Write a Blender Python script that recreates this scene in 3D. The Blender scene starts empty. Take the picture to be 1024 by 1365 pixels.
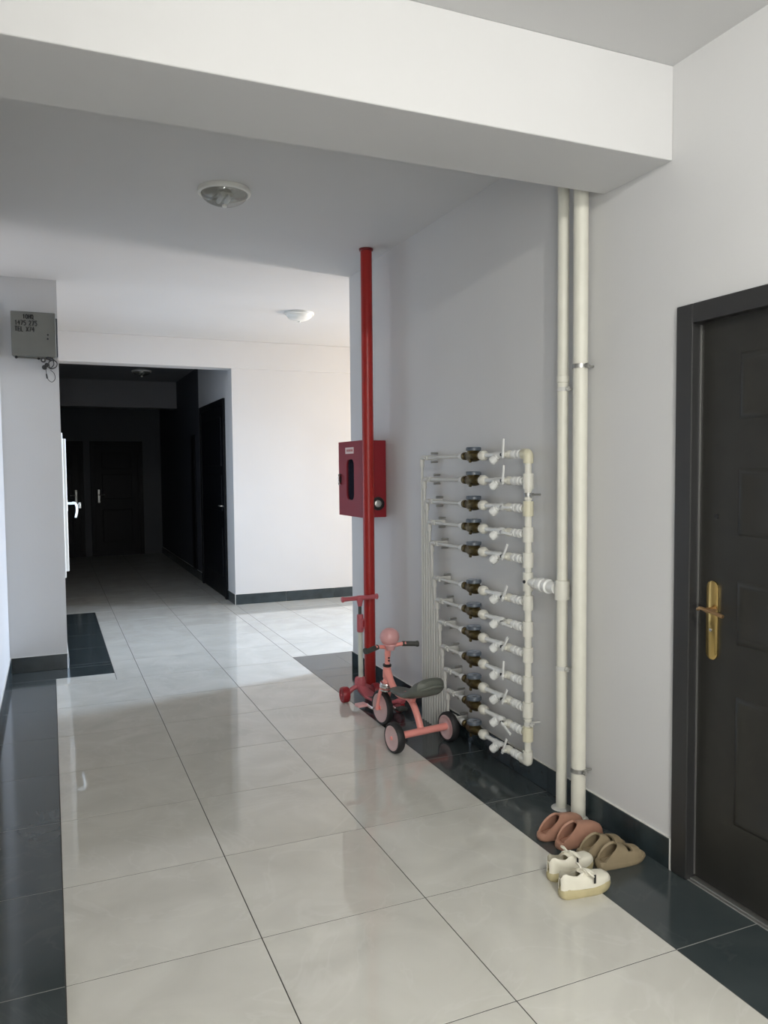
import bpy, bmesh, math, random
from mathutils import Vector, Matrix
random.seed(7)
S = bpy.context.scene
C = S.collection
PI = math.pi

# ------------------------------------------------------------------ camera
cam_d = bpy.data.cameras.new('camera')
cam = bpy.data.objects.new('camera', cam_d); C.objects.link(cam)
cam_d.sensor_fit = 'HORIZONTAL'; cam_d.sensor_width = 36.0
cam_d.lens = 36.0 * 1043.0 / 1024.0
cam_d.clip_start = 0.05
_right = Vector((0.9196, -0.3928, -0.0086))
_fwd = Vector((0.3918, 0.9184, -0.0541)).normalized()
_right = (_right - _fwd * _right.dot(_fwd)).normalized()
_up = _right.cross(_fwd)
cam.matrix_world = Matrix(((_right.x, _up.x, -_fwd.x, 0), (_right.y, _up.y, -_fwd.y, 0),
                           (_right.z, _up.z, -_fwd.z, 1.54), (0, 0, 0, 1)))
S.camera = cam

# ------------------------------------------------------------------ world, exposure
w = bpy.data.worlds.new('world'); S.world = w; w.use_nodes = True
bg = w.node_tree.nodes['Background']
bg.inputs[0].default_value = (0.62, 0.78, 1.0, 1); bg.inputs[1].default_value = 1.0
S.view_settings.view_transform = 'Standard'; S.view_settings.look = 'None'
S.view_settings.gamma = 1.0; S.view_settings.use_curve_mapping = False
S.view_settings.exposure = 0.0
S.cycles.max_bounces = 12; S.cycles.diffuse_bounces = 8; S.cycles.glossy_bounces = 5
S.cycles.transparent_max_bounces = 12
S.cycles.caustics_reflective = False; S.cycles.caustics_refractive = False
S.cycles.sample_clamp_indirect = 6.0

# ------------------------------------------------------------------ area lights (daylight through window openings, plus an added near fill)
def area(name, loc, target, sx, sy, power, col, spread=180):
    d = bpy.data.lights.new(name, 'AREA'); d.shape = 'RECTANGLE'; d.size = sx; d.size_y = sy
    d.energy = power; d.color = col; d.spread = math.radians(spread)
    o = bpy.data.objects.new(name, d); C.objects.link(o); o.location = loc
    o.rotation_euler = (Vector(target) - Vector(loc)).to_track_quat('-Z', 'Y').to_euler()
    return o
area('sky_through_end_window', (7.15, 6.65, 2.0), (.5, 6.3, 0), 0.65, 1.5, 100, (0.52, 0.72, 1.0), 72)
area('sunlit_ground_through_end_window', (7.15, 6.65, .6), (6.0, 6.65, 3.0), 0.9, 0.9, 310, (1.0, 0.80, 0.60))
area('added_fill_near_left', (-.45, -1.7, 1.4), (2.15, -1.2, 2.2), 1.5, 1.5, 132, (1.0, 0.985, 0.95))  # unseen fill added to brighten near ceiling and right wall; its window is invented
area('daylight_side_window', (-0.05, 7.75, 1.27), (3, 7.75, 1.27), 1.55, 1.0, 26, (0.60, 0.77, 1.0))

# ------------------------------------------------------------------ material helpers
def mat(name, col, rough=0.5, metal=0.0, spec=0.5, coat=0.0, noise=0.0, nscale=8.0, bump=0.0, bscale=200.0, emit=None, estr=0.0):
    m = bpy.data.materials.new(name); m.use_nodes = True
    nt = m.node_tree; b = nt.nodes['Principled BSDF']
    b.inputs['Base Color'].default_value = (*col, 1); b.inputs['Roughness'].default_value = rough
    b.inputs['Metallic'].default_value = metal; b.inputs['Specular IOR Level'].default_value = spec
    b.inputs['Coat Weight'].default_value = coat; b.inputs['Coat Roughness'].default_value = 0.06
    if emit: b.inputs['Emission Color'].default_value = (*emit, 1); b.inputs['Emission Strength'].default_value = estr
    tc = nt.nodes.new('ShaderNodeTexCoord')
    if noise > 0:
        n = nt.nodes.new('ShaderNodeTexNoise'); n.inputs['Scale'].default_value = nscale; n.inputs['Detail'].default_value = 6
        nt.links.new(tc.outputs['Object'], n.inputs['Vector'])
        r = nt.nodes.new('ShaderNodeValToRGB')
        r.color_ramp.elements[0].position = 0.3; r.color_ramp.elements[1].position = 0.7
        r.color_ramp.elements[0].color = (*[c * (1 - noise) for c in col], 1)
        r.color_ramp.elements[1].color = (*[min(1, c * (1 + noise)) for c in col], 1)
        nt.links.new(n.outputs['Fac'], r.inputs['Fac']); nt.links.new(r.outputs['Color'], b.inputs['Base Color'])
    if bump > 0:
        n2 = nt.nodes.new('ShaderNodeTexNoise'); n2.inputs['Scale'].default_value = bscale; n2.inputs['Detail'].default_value = 3
        nt.links.new(tc.outputs['Object'], n2.inputs['Vector'])
        bp = nt.nodes.new('ShaderNodeBump'); bp.inputs['Strength'].default_value = bump; bp.inputs['Distance'].default_value = 0.002
        nt.links.new(n2.outputs['Fac'], bp.inputs['Height']); nt.links.new(bp.outputs['Normal'], b.inputs['Normal'])
    return m

def tile_mat(name, base, vein, cloud, rough, vstr, spec=0.5):
    """polished porcelain: soft clouds, thin veins, each tile shifted at random"""
    m = bpy.data.materials.new(name); m.use_nodes = True
    nt = m.node_tree; L = nt.links.new; b = nt.nodes['Principled BSDF']
    b.inputs['Roughness'].default_value = rough; b.inputs['Specular IOR Level'].default_value = spec
    tc = nt.nodes.new('ShaderNodeTexCoord'); oi = nt.nodes.new('ShaderNodeObjectInfo')
    mul = nt.nodes.new('ShaderNodeMath'); mul.operation = 'MULTIPLY'; mul.inputs[1].default_value = 37.0
    L(oi.outputs['Random'], mul.inputs[0])
    cmb = nt.nodes.new('ShaderNodeCombineXYZ'); L(mul.outputs[0], cmb.inputs[0]); L(mul.outputs[0], cmb.inputs[2])
    add = nt.nodes.new('ShaderNodeVectorMath'); L(tc.outputs['Object'], add.inputs[0]); L(cmb.outputs[0], add.inputs[1])
    n = nt.nodes.new('ShaderNodeTexNoise'); n.inputs['Scale'].default_value = 3.2; n.inputs['Detail'].default_value = 8
    n.inputs['Distortion'].default_value = 0.8; L(add.outputs[0], n.inputs['Vector'])
    r = nt.nodes.new('ShaderNodeValToRGB'); r.color_ramp.elements[0].position = 0.3; r.color_ramp.elements[1].position = 0.72
    r.color_ramp.elements[0].color = (*cloud, 1); r.color_ramp.elements[1].color = (*base, 1)
    L(n.outputs['Fac'], r.inputs['Fac'])
    v = nt.nodes.new('ShaderNodeTexNoise'); v.inputs['Scale'].default_value = 2.1; v.inputs['Detail'].default_value = 5
    v.inputs['Distortion'].default_value = 1.6; L(add.outputs[0], v.inputs['Vector'])
    s1 = nt.nodes.new('ShaderNodeMath'); s1.operation = 'SUBTRACT'; s1.inputs[1].default_value = 0.5; L(v.outputs['Fac'], s1.inputs[0])
    s2 = nt.nodes.new('ShaderNodeMath'); s2.operation = 'ABSOLUTE'; L(s1.outputs[0], s2.inputs[0])
    mr = nt.nodes.new('ShaderNodeMapRange'); mr.inputs['From Min'].default_value = 0.0; mr.inputs['From Max'].default_value = 0.018
    mr.inputs['To Min'].default_value = vstr; mr.inputs['To Max'].default_value = 0.0; L(s2.outputs[0], mr.inputs['Value'])
    mx = nt.nodes.new('ShaderNodeMix'); mx.data_type = 'RGBA'; L(mr.outputs[0], mx.inputs[0])
    L(r.outputs['Color'], mx.inputs[6]); mx.inputs[7].default_value = (*vein, 1)
    L(mx.outputs[2], b.inputs['Base Color'])
    # very slight waviness of the polish
    n3 = nt.nodes.new('ShaderNodeTexNoise'); n3.inputs['Scale'].default_value = 5.0; L(add.outputs[0], n3.inputs['Vector'])
    bp = nt.nodes.new('ShaderNodeBump'); bp.inputs['Strength'].default_value = 0.04; bp.inputs['Distance'].default_value = 0.01
    L(n3.outputs['Fac'], bp.inputs['Height']); L(bp.outputs['Normal'], b.inputs['Normal'])
    return m

M = {}
M['paint'] = mat('white_wall_paint', (0.60, 0.60, 0.60), 0.55, noise=0.018, nscale=1.6, bump=0.12, bscale=60)
M['ceil'] = mat('white_ceiling_paint', (0.60, 0.60, 0.60), 0.7, noise=0.012, nscale=2.0)
M['cshade'] = mat('corridor_wall_painted_shade', (0.06, 0.064, 0.075), 0.6)  # white walls darkened in colour to carry the unlit corridor's shade
M['cbeam'] = mat('corridor_beam_painted_shade', (0.20, 0.20, 0.21), 0.6)  # corridor beam and ceiling, their shade put into the colour
M['tile'] = tile_mat('pale_porcelain', (0.67, 0.66, 0.605), (0.72, 0.71, 0.67), (0.56, 0.55, 0.50), 0.045, 0.25, 0.65)
M['dtile'] = tile_mat('dark_porcelain', (0.050, 0.062, 0.064), (0.15, 0.165, 0.165), (0.036, 0.047, 0.050), 0.11, 0.08)
M['btile'] = mat('dark_baseboard_tile', (0.026, 0.037, 0.041), 0.2, noise=0.3, nscale=9)
M['lgrout'] = mat('light_grout', (0.25, 0.25, 0.24), 0.9)
M['grout'] = mat('grey_grout', (0.05, 0.048, 0.043), 0.9, noise=0.2, nscale=30)
M['caulk'] = mat('white_caulk', (0.70, 0.69, 0.65), 0.7)
M['door'] = mat('dark_door_paint', (0.018, 0.0175, 0.015), 0.42, noise=0.15, nscale=12, bump=0.1, bscale=300)
M['doorframe'] = mat('dark_door_frame_paint', (0.026, 0.026, 0.026), 0.36)
M['cdoor'] = mat('black_door_painted_shade', (0.004, 0.0045, 0.006), 0.45, spec=0.15)  # black doors, colour lowered further for the deep corridor shade
M['brass'] = mat('polished_brass', (0.72, 0.52, 0.20), 0.22, 1.0)
M['dbrass'] = mat('aged_brass', (0.10, 0.075, 0.03), 0.38, 0.85, noise=0.35, nscale=60)
M['copper'] = mat('brown_brass_lever', (0.46, 0.29, 0.15), 0.3, 0.9)
M['pvc'] = mat('cream_pvc', (0.68, 0.67, 0.60), 0.35, noise=0.03, nscale=20)
M['pvcw'] = mat('white_pvc', (0.74, 0.75, 0.73), 0.3)
M['pvcy'] = mat('yellowed_pvc', (0.64, 0.61, 0.46), 0.4)
M['pvcg'] = mat('greyish_plastic_pipe', (0.56, 0.56, 0.53), 0.4)
M['riser'] = mat('cream_riser_paint', (0.66, 0.65, 0.57), 0.42, noise=0.03, nscale=14)
M['dial'] = mat('dark_blue_grey_register', (0.085, 0.105, 0.13), 0.3)
M['dialface'] = mat('register_face', (0.40, 0.46, 0.54), 0.12, spec=0.6)
M['black'] = mat('black_plastic', (0.012, 0.012, 0.013), 0.4)
M['steel'] = mat('dull_steel', (0.42, 0.42, 0.40), 0.4, 0.9)
M['red'] = mat('red_pipe_enamel', (0.34, 0.020, 0.017), 0.34, spec=0.35)
M['redbox'] = mat('red_cabinet_enamel', (0.24, 0.014, 0.022), 0.5, spec=0.25)
M['redd'] = mat('dark_red_edge', (0.16, 0.012, 0.016), 0.4)
M['glassd'] = mat('dark_glass', (0.015, 0.016, 0.025), 0.06, spec=0.7)
M['label'] = mat('pinkish_label', (0.70, 0.55, 0.52), 0.6)
M['labelink'] = mat('label_ink', (0.35, 0.06, 0.06), 0.6)
M['rubber'] = mat('black_rubber', (0.016, 0.016, 0.017), 0.6)
M['pink'] = mat('salmon_pink_enamel', (0.86, 0.33, 0.29), 0.33)
M['pinkw'] = mat('dusty_pink_plastic', (0.62, 0.44, 0.44), 0.4)
M['pinkp'] = mat('soft_pink_plastic', (0.68, 0.36, 0.36), 0.3)
M['seat'] = mat('grey_green_seat', (0.125, 0.135, 0.115), 0.5)
M['grip'] = mat('dark_grey_grip', (0.06, 0.062, 0.055), 0.6)
M['chrome'] = mat('bright_chrome', (0.75, 0.75, 0.75), 0.15, 1.0)
M['scp'] = mat('rose_scooter_plastic', (0.50, 0.115, 0.135), 0.35)
M['scr'] = mat('red_scooter_wheel', (0.30, 0.015, 0.022), 0.4)
M['scw'] = mat('pale_scooter_tube', (0.62, 0.64, 0.58), 0.4)
M['boxg'] = mat('grey_green_steel_box', (0.155, 0.158, 0.14), 0.5, noise=0.05, nscale=10)
M['ink'] = mat('black_marker_ink', (0.015, 0.015, 0.015), 0.7)
M['eva_p'] = mat('pink_brown_foam', (0.36, 0.19, 0.13), 0.65, noise=0.06, nscale=30)
M['eva_pi'] = mat('dark_pink_brown_insole', (0.27, 0.115, 0.07), 0.7, noise=0.1, nscale=30)
M['eva_o'] = mat('olive_brown_foam', (0.26, 0.205, 0.125), 0.65, noise=0.06, nscale=30)
M['eva_oi'] = mat('dark_olive_insole', (0.20, 0.145, 0.075), 0.7, noise=0.1, nscale=30)
M['shoe'] = mat('off_white_leather', (0.74, 0.71, 0.60), 0.5, noise=0.05, nscale=20, bump=0.1, bscale=150)
M['shoesole'] = mat('yellowed_rubber_sole', (0.46, 0.40, 0.23), 0.5, noise=0.1, nscale=18)
M['lace'] = mat('cream_lace', (0.80, 0.77, 0.66), 0.7)
M['lining'] = mat('shoe_lining', (0.40, 0.36, 0.24), 0.8)
M['lampp'] = mat('lamp_white_plastic', (0.74, 0.74, 0.70), 0.35)
M['lampglow'] = mat('lit_bulb_glass', (0.8, 0.8, 0.78), 0.4, emit=(1.0, 0.94, 0.86), estr=40.0)
M['wood'] = mat('window_sill_white', (0.8, 0.8, 0.8), 0.4)

def clear_glass(name, tint=(1, 1, 1), gloss=0.08):
    m = bpy.data.materials.new(name); m.use_nodes = True; nt = m.node_tree
    nt.nodes.remove(nt.nodes['Principled BSDF'])
    out = nt.nodes['Material Output']; t = nt.nodes.new('ShaderNodeBsdfTransparent'); t.inputs[0].default_value = (*tint, 1)
    g = nt.nodes.new('ShaderNodeBsdfGlossy'); g.inputs['Roughness'].default_value = 0.05
    mx = nt.nodes.new('ShaderNodeMixShader'); mx.inputs[0].default_value = gloss
    nt.links.new(t.outputs[0], mx.inputs[1]); nt.links.new(g.outputs[0], mx.inputs[2]); nt.links.new(mx.outputs[0], out.inputs[0])
    return m
M['pane'] = clear_glass('window_glass')
M['dome'] = clear_glass('ribbed_lamp_glass', (0.80, 0.80, 0.78), 0.14)

# ------------------------------------------------------------------ mesh helpers
def nb(): return bmesh.new()

def box(bm, x0, x1, y0, y1, z0, z1, bev=0.0, seg=1):
    vs = [bm.verts.new(p) for p in ((x0, y0, z0), (x1, y0, z0), (x1, y1, z0), (x0, y1, z0),
                                    (x0, y0, z1), (x1, y0, z1), (x1, y1, z1), (x0, y1, z1))]
    fs = [bm.faces.new([vs[i] for i in q]) for q in ((3, 2, 1, 0), (4, 5, 6, 7), (0, 1, 5, 4), (1, 2, 6, 5), (2, 3, 7, 6), (3, 0, 4, 7))]
    if bev > 0:
        es = list({e for f in fs for e in f.edges})
        bmesh.ops.bevel(bm, geom=es, offset=bev, segments=seg, affect='EDGES', profile=0.5)
    return bm

def frame_of(d):
    d = Vector(d).normalized()
    a = Vector((0, 0, 1)) if abs(d.z) < 0.9 else Vector((1, 0, 0))
    u = d.cross(a).normalized(); return d, u, d.cross(u).normalized()

def ring(bm, c, u, v, r, n, ry=None):
    ry = r if ry is None else ry
    return [bm.verts.new(Vector(c) + u * (math.cos(2 * PI * i / n) * r) + v * (math.sin(2 * PI * i / n) * ry)) for i in range(n)]

def bridge(bm, a, b):
    n = len(a)
    for i in range(n):
        bm.faces.new((a[i], a[(i + 1) % n], b[(i + 1) % n], b[i]))

def tube(bm, pts, r, n=12, caps=True, flat=None):
    """round sweep along a poly-line; r a number or one per point"""
    pts = [Vector(p) for p in pts]; k = len(pts)
    rs = r if isinstance(r, (list, tuple)) else [r] * k
    prev = None; u = None; rings = []
    for i, p in enumerate(pts):
        d = (pts[min(i + 1, k - 1)] - pts[max(i - 1, 0)]).normalized()
        if u is None: _, u, _ = frame_of(d)
        else:
            u = (u - d * u.dot(d))
            u = u.normalized() if u.length > 1e-6 else frame_of(d)[1]
        v = d.cross(u)
        rings.append(ring(bm, p, u, v, rs[i], n, rs[i] * flat if flat else None))
    for a, b in zip(rings, rings[1:]): bridge(bm, a, b)
    if caps:
        bm.faces.new(list(reversed(rings[0]))); bm.faces.new(rings[-1])
    return bm

def lathe(bm, c, axis, prof, n=24):
    """prof: (distance along axis, radius) pairs; ends closed"""
    c = Vector(c); d, u, v = frame_of(axis); rings = []
    for (t, r) in prof:
        if r < 1e-5: rings.append([bm.verts.new(c + d * t)])
        else: rings.append(ring(bm, c + d * t, u, v, r, n))
    for a, b in zip(rings, rings[1:]):
        if len(a) == 1 and len(b) > 1:
            for i in range(n): bm.faces.new((a[0], b[(i + 1) % n], b[i]))
        elif len(b) == 1 and len(a) > 1:
            for i in range(n): bm.faces.new((a[i], a[(i + 1) % n], b[0]))
        elif len(a) > 1: bridge(bm, a, b)
    if len(rings[0]) > 1: bm.faces.new(list(reversed(rings[0])))
    if len(rings[-1]) > 1: bm.faces.new(rings[-1])
    return bm

def ball(bm, c, r, n=16, sc=(1, 1, 1)):
    prof = [(-r * math.cos(PI * i / 8), r * math.sin(PI * i / 8)) for i in range(9)]
    s0 = len(bm.verts); lathe(bm, (0, 0, 0), (0, 0, 1), prof, n); bm.verts.ensure_lookup_table()
    for v in list(bm.verts)[s0:]: v.co = Vector((v.co.x * sc[0], v.co.y * sc[1], v.co.z * sc[2])) + Vector(c)
    return bm

def spline(pts, sub=6):
    pts = [Vector(p) for p in pts]; out = []
    for i in range(len(pts) - 1):
        p0 = pts[max(i - 1, 0)]; p1 = pts[i]; p2 = pts[i + 1]; p3 = pts[min(i + 2, len(pts) - 1)]
        for j in range(sub):
            t = j / sub
            out.append(0.5 * ((2 * p1) + (p2 - p0) * t + (2 * p0 - 5 * p1 + 4 * p2 - p3) * t * t + (3 * p1 - p0 - 3 * p2 + p3) * t ** 3))
    out.append(pts[-1]); return out

def tomesh(name, bm, m, smooth=True, off=None):
    if off is not None: bmesh.ops.translate(bm, verts=bm.verts, vec=-Vector(off))
    bmesh.ops.recalc_face_normals(bm, faces=bm.faces)
    me = bpy.data.meshes.new(name); bm.to_mesh(me); bm.free()
    me.materials.append(M[m] if isinstance(m, str) else m)
    if smooth:
        me.polygons.foreach_set('use_smooth', [True] * len(me.polygons))
        me.set_sharp_from_angle(angle=math.radians(38))
    return me

def obj(name, data, m=None, parent=None, smooth=True, off=None, loc=None):
    me = data if isinstance(data, bpy.types.Mesh) else tomesh(name, data, m, smooth, off)
    o = bpy.data.objects.new(name, me); C.objects.link(o)
    if parent is not None: o.parent = parent
    if loc is not None: o.location = loc
    return o

def thing(name, label, cat, loc=(0, 0, 0), rotz=0.0, group=None):
    o = bpy.data.objects.new(name, None); C.objects.link(o); o.empty_display_size = 0.05
    o.location = loc; o.rotation_euler = (0, 0, rotz); o['label'] = label; o['category'] = cat
    if group: o['group'] = group
    return o

def struct(name, bm, m, label=None, cat=None, smooth=False, parent=None):
    o = obj(name, bm, m, parent, smooth)
    if parent is None:
        o['kind'] = 'structure'
        if label: o['label'] = label; o['category'] = cat
    return o

# ------------------------------------------------------------------ the setting
XW, ZC = 2.15, 3.01
b = nb()
box(b, XW, XW + .2, -3.0, 1.29, 0, ZC); box(b, XW, XW + .2, 2.25, 5.68, 0, ZC); box(b, XW, XW + .2, 1.29, 2.25, 2.125, ZC)
struct('wall_right', b, 'paint', 'white painted wall carrying the pipes and the near black door', 'wall')
b = nb(); box(b, -.52, -.32, -3.0, -2.5, 0, ZC); box(b, -.52, -.32, -.9, 6.58, 0, ZC); box(b, -.52, -.32, -2.5, -.9, 0, .6); box(b, -.52, -.32, -2.5, -.9, 2.2, ZC)
struct('wall_left', b, 'paint', 'white painted side wall at the far left picture edge', 'wall')
struct('wall_left_end', box(nb(), -.52, .09, 6.58, 6.78, 0, ZC), 'paint', 'grey lit wall end under the grey box at left', 'wall')
b = nb()
y0, y1, z0, z1 = 6.86, 8.62, .68, 1.86
box(b, -.11, .09, 6.78, y0, 0, ZC); box(b, -.11, .09, y1, 9.1, 0, ZC); box(b, -.11, .09, y0, y1, 0, z0); box(b, -.11, .09, y0, y1, z1, ZC)
struct('wall_crossing_left', b, 'paint', 'bright wall with the white plastic window beyond the wall end', 'wall')
struct('wall_back', box(nb(), -.52, XW + .2, -3.2, -3.0, 0, ZC), 'paint', 'white wall closing the hall behind the viewer', 'wall')
struct('wall_crossing_near', box(nb(), XW + .2, 7.0, 5.48, 5.68, 0, ZC), 'paint', 'near wall of the side hall to the right', 'wall')
b = nb(); box(b, 7.0, 7.2, 5.48, 6.2, 0, ZC); box(b, 7.0, 7.2, 7.1, 9.1, 0, ZC); box(b, 7.0, 7.2, 6.2, 7.1, 0, .14); box(b, 7.0, 7.2, 6.2, 7.1, 2.76, ZC)
struct('wall_crossing_end', b, 'paint', 'end wall with a window opening of the side hall', 'wall')
struct('wall_far', box(nb(), 1.93, 7.0, 8.9, 9.1, 0, 2.9), 'paint', 'brightly lit white wall right of the dark corridor', 'wall')
struct('wall_corridor_left', box(nb(), -.3, -.1, 9.1, 15.4, 0, 2.98), 'cshade', 'left wall of the dark corridor', 'wall')
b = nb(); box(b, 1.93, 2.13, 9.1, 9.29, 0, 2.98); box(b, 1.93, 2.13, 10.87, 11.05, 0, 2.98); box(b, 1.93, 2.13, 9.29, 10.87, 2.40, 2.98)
struct('wall_corridor_deep', box(nb(), 1.93, 2.13, 11.05, 15.4, 0, 2.98), 'cshade', 'dark right wall deeper in the corridor past the black door', 'wall')
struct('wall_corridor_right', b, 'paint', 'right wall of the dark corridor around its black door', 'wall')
struct('wall_corridor_end', box(nb(), -.3, 2.13, 15.2, 15.4, 0, 2.98), 'cshade', 'black looking wall at the end of the dark corridor', 'wall')
b = nb(); box(b, -.52, XW + .2, -3.2, 5.68, ZC, ZC + .15); box(b, -.52, 7.2, 5.68, 9.1, ZC, ZC + .15)
struct('ceiling', b, 'ceil', 'white painted ceiling over hall and crossing', 'ceiling')
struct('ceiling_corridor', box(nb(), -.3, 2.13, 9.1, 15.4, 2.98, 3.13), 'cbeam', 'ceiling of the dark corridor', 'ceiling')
struct('trim_beam_near', box(nb(), -.32, XW, 2.295, 2.68, 2.67, ZC, .004, 2), 'paint', 'broad white beam across the ceiling nearest the viewer', 'beam')
struct('trim_beam_far', box(nb(), .09, 7.0, 8.87, 9.1, 2.70, ZC, .003), 'paint', 'long white beam above the dark corridor opening', 'beam')
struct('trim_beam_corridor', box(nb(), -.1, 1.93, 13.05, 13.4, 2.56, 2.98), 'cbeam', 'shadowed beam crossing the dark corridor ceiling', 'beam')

# floor with single tiles
fl = nb(); box(fl, -.6, 7.2, -3.2, 15.4, -.15, -.0010)
floor = struct('floor', fl, 'grout', 'polished pale tile floor with dark tiled borders', 'floor')
_tm = {}
def tile(x0, x1, y0, y1, m, g=.0018):
    k = (round(x1 - x0, 3), round(y1 - y0, 3), m)
    if k not in _tm:
        hx, hy = (x1 - x0) / 2 - g, (y1 - y0) / 2 - g
        _tm[k] = tomesh('tile', box(nb(), -hx, hx, -hy, hy, -.008, 0, .0004), m, False)
    obj('tile', _tm[k], parent=floor, loc=((x0 + x1) / 2, (y0 + y1) / 2, 0))
YG = [.065 + .6 * i for i in range(26)]      # joints across the hall
XG = [0, .6, 1.2, 1.8]
LB, LF, RS = 6.27, 9.10, 6.17                # left border front edge and end, right border far edge
def tilerange(x0, x1, lo, hi, m):
    """one column of tiles between lo and hi, cut at the grid joints"""
    ys = [lo] + [y for y in YG if lo + .02 < y < hi - .02] + [hi]
    for a, c in zip(ys, ys[1:]): tile(x0, x1, a, c, m)
tilerange(0, .6, .065, 6.065, 'tile'); tile(0, .416, 6.065, LB, 'tile'); tile(.416, .6, 6.065, 6.665, 'tile')
tilerange(.416, .6, 6.665, LF, 'tile'); tilerange(-.1, .6, LF, 15.2, 'tile')
tilerange(.6, 1.2, .065, 15.2, 'tile'); tilerange(1.2, 1.8, .065, 15.2, 'tile')
tilerange(1.8, 1.93, RS, 15.2, 'tile')
for i in range(9):
    xa = 1.93 if i == 0 else 1.8 + .6 * i
    tilerange(xa, min(2.4 + .6 * i, 7.0), RS, 8.9, 'tile')
tilerange(-.32, 0, .065, LB, 'dtile'); tile(-.32, .416, LB, 6.58, 'dtile')
tilerange(.09, .416, 6.58, LF, 'dtile')
tilerange(1.8, XW, .065, 5.68, 'dtile')
tile(1.8, XW, 5.68, RS, 'dtile')
for i in range(8): tile(XW + .6 * i, XW + .6 * i + .6, 5.68, RS, 'dtile')

for x0, x1, ya, yb in ((-.33, -.002, .065, LB), (-.33, .414, LB, 6.6), (.08, .414, 6.6, LF), (1.802, XW + .01, .065, 5.7), (1.802, 7.0, 5.67, RS)):
    obj('border_bed', box(nb(), x0, x1, ya, yb, -.003, -.0005), 'lgrout', floor, False)
# baseboards: dark tiles one by one with a white caulk line above
def baseboard(name, p, q, nrm, label, hgt=.118, th=.011, first=0.0):
    p, q, nrm = Vector(p), Vector(q), Vector(nrm); L_ = (q - p).length; d = (q - p) / L_
    bb = nb()
    def slab(bm, a, c, t0, t1, za, zb, bev=0.0):
        s0 = len(bm.verts); box(bm, a, c, t0, t1, za, zb, bev); bm.verts.ensure_lookup_table()
        for v in list(bm.verts)[s0:]: v.co = p + d * v.co.x + nrm * v.co.y + Vector((0, 0, v.co.z))
    slab(bb, 0, L_, 0, th * .55, 0, hgt + .0035)
    root = obj(name, bb, 'caulk', None, False); root['kind'] = 'structure'; root['label'] = label; root['category'] = 'baseboard'
    cuts = [0.0]; t = first if first > 0 else .6
    while t < L_ - .01: cuts.append(t); t += .6
    cuts.append(L_)
    for a, c in zip(cuts, cuts[1:]):
        tb = nb(); slab(tb, a + .001, c - .001, 0, th, 0.0005, hgt, .0015); obj('tile', tb, 'btile', root, False)
    return root
baseboard('baseboard_right', (XW, 2.262, 0), (XW, 5.68, 0), (-1, 0, 0), 'dark tiled baseboard under the pipes on the right wall', first=.195)
baseboard('baseboard_left', (-.32, .6, 0), (-.32, 6.58, 0), (1, 0, 0), 'dark tiled baseboard along the left picture edge')
baseboard('baseboard_left_end', (-.309, 6.58, 0), (.09, 6.58, 0), (0, -1, 0), 'short dark baseboard below the grey box wall end')
baseboard('baseboard_crossing_left', (.09, 6.58, 0), (.09, 9.1, 0), (1, 0, 0), 'dark baseboard below the white plastic window')
baseboard('baseboard_far', (1.93, 8.9, 0), (7.0, 8.9, 0), (0, -1, 0), 'dark baseboard of the bright far wall')
baseboard('baseboard_corridor', (1.93, 10.87, 0), (1.93, 15.2, 0), (-1, 0, 0), 'dark baseboard deep in the dark corridor')
baseboard('baseboard_corridor_front', (1.93, 8.9, 0), (1.93, 9.29, 0), (-1, 0, 0), 'short dark baseboard beside the corridor door')
baseboard('baseboard_crossing_near', (XW, 5.68, 0), (7.0, 5.68, 0), (0, 1, 0), 'dark baseboard round the corner behind the red cabinet')

# ------------------------------------------------------------------ near black door
dr = obj('door_1', box(nb(), XW + .028, XW + .075, 1.37, 2.178, .012, 2.062, .003), 'door', None, False)
dr['kind'] = 'structure'; dr['label'] = 'near black panelled steel door with brass handle plate'; dr['category'] = 'door'
b = nb()
for (ya, yb, za, zb) in ((2.172, 2.25, 0.004, 2.125), (1.29, 1.376, 0.004, 2.125), (1.376, 2.172, 2.055, 2.125)):
    box(b, XW - .016, XW + .13, ya, yb, za, zb, .004, 2)
obj('door_frame', b, 'doorframe', dr, False)
obj('threshold', box(nb(), XW + .004, XW + .13, 1.376, 2.172, 0.0, .011, .002), 'steel', dr, False)
obj('edge_strip', box(nb(), XW - .014, XW - .001, 2.2515, 2.259, 0.001, .125), 'caulk', dr, False)
def rail_frame(bm, x, ya, yb, za, zb, wd, pr):
    """raised rectangular moulding on the door face (normal -x)"""
    def rr(yy0, yy1, zz0, zz1, xx): return [bm.verts.new((xx, yy0, zz0)), bm.verts.new((xx, yy1, zz0)), bm.verts.new((xx, yy1, zz1)), bm.verts.new((xx, yy0, zz1))]
    rs = [rr(ya, yb, za, zb, x), rr(ya + wd * .35, yb - wd * .35, za + wd * .35, zb - wd * .35, x - pr),
          rr(ya + wd * .65, yb - wd * .65, za + wd * .65, zb - wd * .65, x - pr), rr(ya + wd, yb - wd, za + wd, zb - wd, x - pr * .25)]
    for a, c in zip(rs, rs[1:]): bridge(bm, a, c)
    bm.faces.new(rs[-1])
for (za, zb) in ((1.70, 1.93), (1.30, 1.535), (.92, 1.145), (.28, .74)):
    for (ya, yb) in ((1.80, 1.995), (1.47, 1.70)):
        b = nb(); rail_frame(b, XW + .0285, ya, yb, za, zb, .034, .008); obj('door_panel', b, 'door', dr, True)
b = nb()   # handle back plate with rounded ends
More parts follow.
